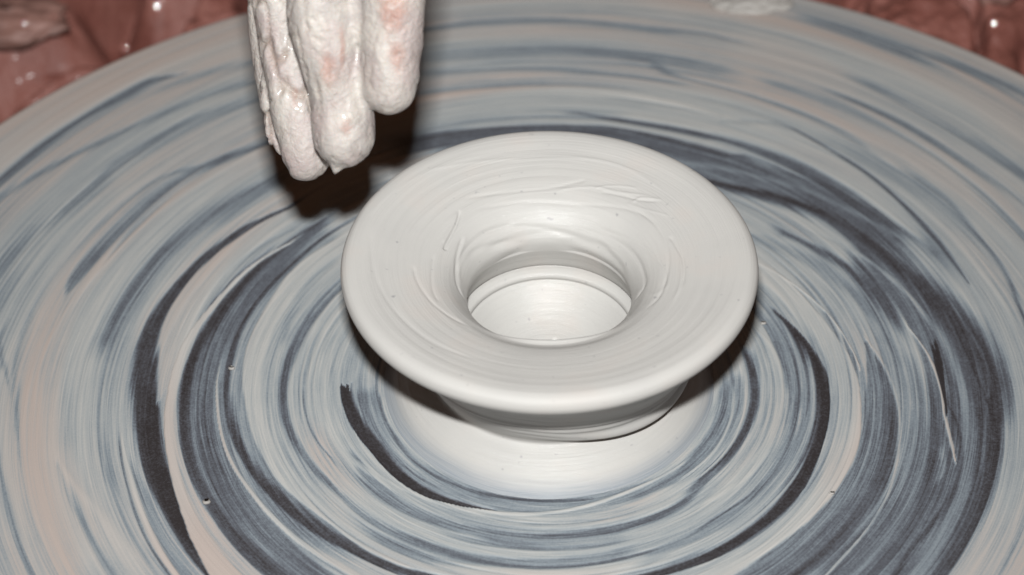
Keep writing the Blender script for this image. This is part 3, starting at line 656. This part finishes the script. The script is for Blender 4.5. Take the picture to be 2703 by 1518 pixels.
# outer wall: soft spiral ridge wandering down the wall, and a rolled foot on the right
zz = P2[:, 1][:, None]
outer = 1 - sm(K, 12.5, 14)
rgt = sm(np.sin(A - .15), -.35, .75) * (1 - sm(np.abs(A - 1.0), 1.3, 2.2))
ridge = 13.0 + 1.2 * np.sin(A * .5 + .6)
disp += outer * sm(K, 5, 6.2) * rgt * (2.6 * sm(zz, 9, 14) + 2.2 * np.exp(-((zz - ridge) / 2.0) ** 2) + .5 * np.exp(-((zz - ridge - 4.5) / 1.0) ** 2))
disp += outer * sm(K, 6, 8) * .45 * np.exp(-((zz - 19.5 - 4 * np.sin(A * .5 + .3)) / 1.1) ** 2)
disp -= outer * sm(K, 6, 8) * .40 * np.exp(-((zz - 16.0 - 5 * np.sin(A * .5 + .9)) / .8) ** 2)
disp += outer * .22 * (vnoise(np.cos(A) * 2, np.sin(A) * 2, zz / 1.2 + A * .6) - .5)
# a small raised bead on the near side of the throat that catches the flash
disp += 1.2 * np.exp(-((K - 25.95) / .20) ** 2) * (1 - sm(np.abs(A - .05), .08, .75))
disp -= .45 * np.exp(-((K - 25.2) / .5) ** 2) * (1 - sm(np.abs(A - .05), .3, 1.1))
# smears, tears and finger lines left on the flaring throat and rim
SK = (K > 17.5) & (K < 30)
ra, rr_, ia = A[SK], Rr[SK], np.zeros(SK.sum())
for amp, w, pts in SMEARS:
    best = np.full(ra.shape, 1e9); tb = np.zeros(ra.shape)
    n = len(pts) - 1
    Pc = catmull(np.array(pts, float), 5)
    m_ = len(Pc) - 1
    for k in range(m_):
        p0, p1 = Pc[k], Pc[k + 1]
        th0 = math.radians(p0[0]); th1 = math.radians(p1[0])
        dth = (ra - th0 + math.pi) % (2 * math.pi) - math.pi
        mr = (p0[1] + p1[1]) / 2
        if abs(mr) < 1: continue
        ax = (th1 - th0) * mr; ay = p1[1] - p0[1]
        qx = dth * mr; qy = rr_ - p0[1]
        L2 = ax * ax + ay * ay + 1e-9
        tt = np.clip((qx * ax + qy * ay) / L2, 0, 1)
        dd = np.hypot(qx - tt * ax, qy - tt * ay)
        b = dd < best
        best[b] = dd[b]; tb[b] = (k + tt[b]) / m_
    ia += (.5 if amp > 0 else 1.0) * amp * np.exp(-(best / (w * 1.12)) ** 2) * sm(tb, 0, .12) * (1 - sm(tb, .85, 1))
disp[SK] += ia
# slightly uneven rim edge
wobble = .12 * np.sin(A * 2 + 1) + .08 * np.sin(A * 3 + 2)
Rd = Rr + nrm[:, 0][:, None] * disp + wobble * sm(Rr, 30, 60) * .6
Zd = P2[:, 1][:, None] + nrm[:, 1][:, None] * disp + wobble * sm(Rr, 35, 60)
Rd = np.maximum(Rd, .005)
Zd = np.where(K < .6, P2[:, 1][:, None], Zd)
irr = (.9 * (fbm((np.cos(A) * 1.6 + 2, np.sin(A) * 1.6 + 4), 3) - .5)) * (1 - sm(K, .2, 3.5))
Rd = Rd + irr * 1.3
Vp = np.stack([Rd * np.sin(A), -Rd * np.cos(A), Zd], -1) / 1000.
pot = tag(empty('clay_pot', (0, 0, 0)), 'freshly thrown pale clay pot with a wide flaring rim, centred on the wheel', 'pot')
WET = np.maximum(sm(K, 24.2, 27.0), (1 - sm(K, 4, 7)) * .62) * (.75 + .5 * (fbm((np.cos(A) * 3 + 4, np.sin(A) * 3 + 4, Ss / 5.), 3) - .5))
THIN = (1 - sm(Rr, 0, 1) * 0) * sm(Rr + 2.6 * (fbm((np.cos(A) * 1.4 + 7, np.sin(A) * 1.4 + 7, Rr / 2.5), 3) - .5), 44.6, 49.4) * (K < 6)
cut_base = int(np.searchsorted(kidx, 5.0)); cut_in = int(np.searchsorted(kidx, 33.6))
def band(name, i0, i1, label=None):
    Vb = Vp[i0:i1]
    o = mesh_obj(name, Vb.reshape(-1, 3), grid_faces(i1 - i0, NP)[:, ::-1], M_CLAY, pot, attrs={'wet': WET[i0:i1].ravel(), 'thin': THIN[i0:i1].ravel()})
    if label: o['label'] = label
    return o
band('base_skirt', 0, cut_base + 1, 'thin wet skirt of clay spread on the wheel round the foot')
band('flared_wall', cut_base, cut_in + 1)
band('inner_floor', cut_in, len(P2), 'smooth wet floor inside the pot with a rolled edge')

# ------------------------------------------------------------------ the potter's hand
def tube(points, n=20):
    P = catmull(np.array(points, float), 6)
    P = resample(P, .9)
    c = P[:, :3]; r = P[:, 3]
    vs, fs = [], []
    t = np.gradient(c, axis=0); t /= np.linalg.norm(t, axis=1)[:, None]
    refv = np.array([1., 0, 0]) if abs(t[0][0]) < .8 else np.array([0, 1., 0])
    rows = []
    def ring(cc, tt, rr):
        nonlocal refv
        u_ = refv - tt * refv.dot(tt); u_ /= np.linalg.norm(u_); refv = u_
        v_ = np.cross(tt, u_)
        an = np.linspace(0, 2 * math.pi, n, endpoint=False)
        rows.append(cc + rr * (np.cos(an)[:, None] * u_ + np.sin(an)[:, None] * v_))
    for q in (0.02, .2, .42, .65, .85):         # round tip
        ring(c[0] - t[0] * r[0] * math.cos(q * math.pi / 2), t[0], r[0] * math.sin(q * math.pi / 2))
    for k in range(len(c)): ring(c[k], t[k], r[k])
    for q in (.85, .65, .42, .2, .02):
        ring(c[-1] + t[-1] * r[-1] * math.cos(q * math.pi / 2), t[-1], r[-1] * math.sin(q * math.pi / 2))
    V = np.concatenate(rows); nr = len(rows)
    F = [tuple(f) for f in grid_faces(nr, n)]
    F.append(tuple(range(n))[::-1]); F.append(tuple((nr - 1) * n + np.arange(n)))
    return V, F

# joint chains, mm, tip first: (x, y, z, radius)
FINGERS = {
 'pinky': [(-76.8,29.8,70.0,4.6),(-78.0,33.2,76.0,5.4),(-79.0,37.9,84.7,6.4),(-79.6,43.1,94.4,6.7),(-79.8,48.1,104.1,7.0),(-80.0,54.0,115.7,7.6),(-79.2,62.2,133.1,8.2),(-76,74,150,10)],
 'ring': [(-68.2,9.3,77.0,6.4),(-69.0,11.8,81.5,7.0),(-70.6,16.3,88.3,7.2),(-72.8,23.0,97.9,7.2),(-74.6,29.5,107.6,7.2),(-75.6,34.9,117.3,7.6),(-74.6,41.7,130.9,8.0),(-71,50,152.1,9.2),(-67,62,165,11)],
 'middle': [(-56.4,2.4,90.0,8.0),(-57.0,4.3,94.1,8.8),(-57.9,7.8,101.8,8.2),(-59.6,10.7,109.6,8.5),(-61.1,14.0,117.3,9.1),(-61.7,17.1,125.0,9.1),(-61.0,23.2,139.6,9.0),(-58.0,36.1,164.7,9.8),(-56,56,178,12)],
 'index': [(-43.9,4.9,104.8,7.2),(-43.2,6.8,109.1,8.4),(-42.3,10.2,117.8,8.5),(-41.8,13.3,125.6,8.9),(-41.4,16.2,133.3,9.2),(-40.9,20.4,144.9,9.2),(-41.4,32.2,168.0,10.2),(-42,52,180,12)],
 'thumb': [(-30,42,150,8.4),(-30,48,157,9.6),(-31,58,166,9.6),(-33,68,173,10.4),(-37,84,182,13),(-45,105,192,16)],
}
PALM = [
 [(-76,74,150,10),(-72,100,164,13),(-66,130,180,14),(-62,152,194,15)],
 [(-67,62,165,11),(-65,95,176,13.5),(-63,130,188,14.5),(-60,152,197,16)],
 [(-56,56,178,12),(-57,92,186,13.5),(-59,128,194,15),(-59,152,201,16)],
 [(-42,52,180,12),(-46,90,188,13.5),(-53,126,195,15),(-58,152,202,16)],
 [(-40,72,174,13),(-68,84,160,12)],
 [(-38,95,186,15),(-68,106,172,14)],
 # wrist and forearm leaving upwards and back
 [(-60,145,196,19),(-60,175,210,21),(-58,220,232,25),(-55,300,272,34),(-52,380,312,40)],
 [(-66,150,194,15),(-68,175,206,18),(-66,230,232,24),(-62,310,272,32)],
]
LUMPS = [  # slip lumps, webs and drips hanging on the fingers
 [(-59.4,-4.2,81.6,.6),(-59.2,-3.6,82.6,1.5),(-58.6,-2.0,85.0,3.2),(-58.0,0,88,4.6)],
 [(-80.2,19.0,84.0,1.4),(-79.8,21.0,88.0,2.0),(-79.6,24.0,92,2.2),(-79,26,97,2.4)],
 [(-78.6,17.6,75.5,1.6),(-79.4,18.6,79.5,1.7),(-79.6,20.0,82.8,2.0)],
 [(-76.4,17.2,73.2,1.9),(-77.4,17.6,75.6,2.0)],
 [(-78.5,24.0,96,2.4),(-79.5,28,103,2.2),(-80.6,33,112,2.3),(-81.4,38,122,2.4)],
 [(-50.6,12,118,3.2),(-51.0,16,128,3.4),(-50.8,20,138,3.8)],
 [(-56.7,2.0,90.6,8.75),(-57.1,4.2,94.6,8.8)],
 [(-68.4,9.4,77.6,6.9),(-69.0,11.4,81.0,7.1)],
 [(-43.6,5.2,105.6,7.9),(-43.2,6.6,108.6,8.5)],
]
hv, hf = [], []
base = 0
for pts in list(FINGERS.values()) + PALM + LUMPS:
    V_, F_ = tube(pts)
    hv.append(V_)
    hf += [tuple(int(i) + base for i in f) for f in F_]
    base += len(V_)
me = bpy.data.meshes.new('hand_union')
me.from_pydata((np.concatenate(hv) / 1000.).tolist(), [], hf)
tmp = bpy.data.objects.new('hand_union', me)
COL.objects.link(tmp)
md = tmp.modifiers.new('r', 'REMESH'); md.mode = 'VOXEL'; md.voxel_size = .00085; md.adaptivity = 0
ms = tmp.modifiers.new('s', 'SMOOTH'); ms.factor = .6; ms.iterations = 5
dg = bpy.context.evaluated_depsgraph_get()
dg.update()
ev = tmp.evaluated_get(dg)
hm = bpy.data.meshes.new_from_object(ev)
bpy.data.objects.remove(tmp)
n = len(hm.vertices)
co = np.empty(n * 3, np.float32); hm.vertices.foreach_get('co', co); co = co.reshape(-1, 3) * 1000.
no = np.empty(n * 3, np.float32); hm.vertices.foreach_get('normal', no); no = no.reshape(-1, 3)
x, y, z = co.T.astype(float)
low = 1 - sm(z, 140, 200)
left = sm(-x, 63.5, 68)
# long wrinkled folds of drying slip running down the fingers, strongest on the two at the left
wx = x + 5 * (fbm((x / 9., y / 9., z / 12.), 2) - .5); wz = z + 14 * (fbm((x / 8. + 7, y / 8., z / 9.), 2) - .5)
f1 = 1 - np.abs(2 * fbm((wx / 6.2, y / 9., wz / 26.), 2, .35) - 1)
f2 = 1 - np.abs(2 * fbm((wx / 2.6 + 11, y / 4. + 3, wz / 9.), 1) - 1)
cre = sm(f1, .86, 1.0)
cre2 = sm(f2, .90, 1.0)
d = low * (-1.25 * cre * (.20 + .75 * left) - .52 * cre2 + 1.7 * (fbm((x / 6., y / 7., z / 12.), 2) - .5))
tipm = np.zeros(n)
for nm in ('ring', 'middle', 'index'):
    tx, ty, tz, tr = FINGERS[nm][0]
    tipm = np.maximum(tipm, np.exp(-((x - tx) ** 2 + (y - ty) ** 2 + (z - tz) ** 2) / 75.))
d = d * (1 - .75 * tipm)
co2 = co + no * d[:, None]
hm.vertices.foreach_set('co', (co2 / 1000.).astype(np.float32).ravel())
bare = np.zeros(n)
for (bx, bz, sx, sz, am) in ((-59.6, 113, 3.0, 6.0, .75), (-55.8, 117, 1.2, 7, .7), (-55.0, 98, 2.4, 3, .65), (-41.5, 130, 5, 7.5, .85), (-42, 142, 6, 8, .8), (-40.8, 118, 3.0, 6, .7), (-57, 104, 3, 3, .35), (-70.5, 96, 1.6, 4.5, .55), (-79, 130, 4, 10, .5)):
    bare = np.maximum(bare, am * np.exp(-((x - bx) / sx) ** 2 - ((z - bz) / sz) ** 2))
bare = np.maximum(bare, .55 * sm(z, 165, 220))
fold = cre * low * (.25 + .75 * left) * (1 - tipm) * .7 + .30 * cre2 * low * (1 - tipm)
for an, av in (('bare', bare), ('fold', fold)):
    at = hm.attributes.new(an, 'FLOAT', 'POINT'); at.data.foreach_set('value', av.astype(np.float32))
hm.polygons.foreach_set('use_smooth', np.ones(len(hm.polygons), dtype=bool))
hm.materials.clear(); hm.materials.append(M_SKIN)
hm.name = 'hand'
person = tag(empty('person', (-.058, .15, .19)), 'hand thickly coated in white slip, fingers pointing down over the wheel behind the pot', 'person')
hand = bpy.data.objects.new('hand', hm)
COL.objects.link(hand)
hand.parent = person
hand.location = (.058, -.15, -.19)
SLEEVE = mat_plain('dark_cotton', (.05, .055, .07), .9, 300, .3)
sv, sf = tube([(-54,330,287,40),(-52,370,306,43),(-50,430,335,46),(-48,500,370,50)], 40)
sme = bpy.data.meshes.new('sleeve'); sme.from_pydata((sv / 1000. - np.array([-.058, .15, .19])).tolist(), [], [tuple(int(i) for i in f) for f in sf])
sme.materials.append(SLEEVE)
for p_ in sme.polygons: p_.use_smooth = True
so_ = bpy.data.objects.new('sleeve', sme); COL.objects.link(so_); so_.parent = person

# ------------------------------------------------------------------ splash pan and the red slurry in it
pan = tag(empty('splash_pan', (0, 0, -.09)), 'reddish brown stained splash pan surrounding the wheel', 'splash pan')
lathe([(.06, -.004), (.06, 0), (.46, 0), (.47, .004), (.485, .10), (.490, .104), (.495, .10), (.478, -.002), (.47, -.004), (.06, -.004)], 160, 'tray', M_PAN, pan, (0, .02, 0))
lathe([(.055, -.012), (.055, .05), (.060, .052), (.065, .05), (.065, -.012)], 64, 'collar', M_PAN, pan)

NRP, NAP = 260, 900
aa = np.linspace(-math.pi, math.pi, NAP, endpoint=False); rr2 = np.linspace(.12, .466, NRP)
AA, RR = np.meshgrid(aa, rr2)
Xp = RR * np.sin(AA); Yp = -RR * np.cos(AA) + .02
wq = .03 * (fbm((Xp * 18, Yp * 18), 2) - .5); wq2 = .03 * (fbm((Xp * 18 + 9, Yp * 18), 2) - .5)
ux = (Xp + wq) * .72 + (Yp + wq2) * .70; uy = -(Xp + wq) * .70 + (Yp + wq2) * .72
rid = 1 - np.abs(2 * fbm((ux * 8, uy * 17), 2, .4) - 1)
rid2 = 1 - np.abs(2 * fbm((ux * 20 + 5, uy * 34), 2, .4) - 1)
Zp = -.046 + .030 * (fbm((ux * 7, uy * 13), 3)) - .036 * sm(rid, .80, 1.0) - .014 * sm(rid2, .84, 1.0) + .014 * (fbm((ux * 55, uy * 85), 4, .6) - .5)
Zp = Zp - .02 * sm(RR, .44, .466) * 0
Vpn = np.stack([Xp, Yp, Zp], -1)
slurry = mesh_obj('wet_slurry', Vpn.reshape(-1, 3), grid_faces(NRP, NAP), M_RED)
tag(slurry, 'wrinkled reddish brown wet clay slurry lying in the pan behind the wheel', 'slurry', kind='stuff')

def zpan(px, py):
    i = np.argmin((Xp - px) ** 2 + (Yp - py) ** 2)
    return float(Zp.ravel()[i])

def blob(name, loc, size, material, seed, seg=72):
    th = np.linspace(0, math.pi, seg // 2 + 1)[1:-1]; al = np.linspace(-math.pi, math.pi, seg, endpoint=False)
    TH, AL = np.meshgrid(th, al, indexing='ij')
    dx, dy, dz = np.sin(TH) * np.sin(AL), -np.sin(TH) * np.cos(AL), -np.cos(TH)
    k = 1 + .9 * (fbm((dx * 1.9 + seed, dy * 1.9 + seed, dz * 1.9), 4, .6) - .5)
    V = np.stack([dx * k * size[0], dy * k * size[1], dz * k * size[2]], -1).reshape(-1, 3)
    nr = len(th)
    F = [tuple(int(i) for i in f[::-1]) for f in grid_faces(nr, seg)[:, ::-1]]
    F.append(tuple(range(seg))[::-1]); F.append(tuple(int(i) for i in (nr - 1) * seg + np.arange(seg)))
    me = bpy.data.meshes.new(name); me.from_pydata(V.tolist(), [], F)
    for p_ in me.polygons: p_.use_smooth = True
    me.materials.append(material)
    o = bpy.data.objects.new(name, me); o.location = loc
    COL.objects.link(o)
    return o

tag(blob('clay_lump', (.0735, .1975, .0006), (.015, .007, .0022), M_PALELUMP, 3.1), 'pale slip lump stuck on the far edge of the wheel head', 'clay lump')
tag(blob('clay_lump', (-.212, .240, zpan(-.212, .240) + .001), (.024, .013, .007), M_GREYCLAY, 7.7), 'greyish pink clay lump lying in the slurry, far left corner', 'clay lump')
tag(blob('clay_lump', (.171, .238, zpan(.171, .238) + .006), (.009, .012, .009), M_GREYCLAY, 5.2), 'small pinkish clay lump shining in the slurry, right of the wheel', 'clay lump')


# crumbs of clay flicked on to the wheel
for cx_, cy_, s_, lb in ((-.0961, .0040, .0011, 'tiny pale clay crumb on the dark smear left of the pot'),
                         (-.0975, -.0510, .0013, 'tiny grey clay crumb on the slate smear, lower left'),
                         (.0806, -.0470, .0009, 'tiny pale clay crumb on the dark arc, lower right of the pot'),
                         (.0660, .0245, .0010, 'tiny pale clay crumb at the tip of the dark arc right of the pot')):
    tag(blob('clay_crumb', (cx_, cy_, .0003), (s_, s_ * .7, s_ * .6), M_PALELUMP, s_ * 9000, 12), lb, 'clay crumb', 'crumbs of clay on the wheel')

# caps added on the slurry, each tilted to glint in the flash
def bead(loc, r_curv, w, label, group='caps added for glints on the slurry', mat=None):
    loc = Vector(loc)
    nrm_ = ((CAM - loc).normalized() + (FLASH - loc).normalized()).normalized()
    bmv, bmf = [(0, 0, 0)], []
    ns, nk = 20, 6
    zax = nrm_; xax = zax.orthogonal().normalized(); yax = zax.cross(xax)
    def P(rad, an, z_): return tuple(xax * (rad * math.cos(an)) + yax * (rad * math.sin(an)) + zax * z_)
    for k in range(1, nk + 1):
        rad = w * k / nk
        z_ = -(r_curv - math.sqrt(r_curv ** 2 - rad ** 2))
        for j in range(ns): bmv.append(P(rad, 2 * math.pi * j / ns, z_))
    for j in range(ns): bmv.append(P(w * 1.02, 2 * math.pi * j / ns, -w * .9))
    bmv.append(tuple(zax * (-w * .95)))
    for j in range(ns): bmf.append((0, 1 + j, 1 + (j + 1) % ns))
    for k in range(nk):
        for j in range(ns):
            a_ = 1 + k * ns + j; b_ = 1 + k * ns + (j + 1) % ns
            bmf.append((a_, a_ + ns, b_ + ns, b_))
    last = 1 + nk * ns
    for j in range(ns): bmf.append((last + j, len(bmv) - 1, last + (j + 1) % ns))
    me = bpy.data.meshes.new('glint_cap'); me.from_pydata(bmv, [], bmf)
    for p_ in me.polygons: p_.use_smooth = True
    me.materials.append(mat or M_GLINT)
    o = bpy.data.objects.new('glint_cap', me); o.location = loc
    COL.objects.link(o)
    tag(o, label, 'water bead', group)
for px, py, rc, lb in ((-.1528, .239, .020, 'brightest cap added for a glint on the red slurry, upper left'),
                       (-.1446, .2328, .014, 'cap added for a glint just right of and below the brightest one'),
                       (-.1612, .2109, .011, 'lone cap added for a glint beside the left rim of the wheel'),
                       (-.2023, .2274, .016, 'cap added for a glint on the grey clay lump, far left'),
                       (-.1915, .2300, .012, 'cap added for a dim glint at the right end of the grey clay lump'),
                       (.1702, .2271, .020, 'cap added for a glint on the small clay lump at right')):
    zb = max(zpan(px, py), -.030)
    # keep the cap on its glint's line of sight while it rests on the slurry
    dvec = Vector((px, py, -.030)) - CAM
    tt_ = 1.0
    for _ in range(30):
        q = CAM + dvec * tt_
        zs = zpan(q.x, q.y) + .0012
        if px < -.19: zs += .016
        tt_ += (zs - q.z) / dvec.z * .6
    q = CAM + dvec * tt_
    bead((q.x, q.y, q.z), rc, .0016, lb)

bead((.0016, -.0284, .0424), .006, .0009, 'bright glinting drop on the near lip of the pot\'s throat', None, M_LIP_GLINT)  # added cap, turned to the flash to make the lip's glint
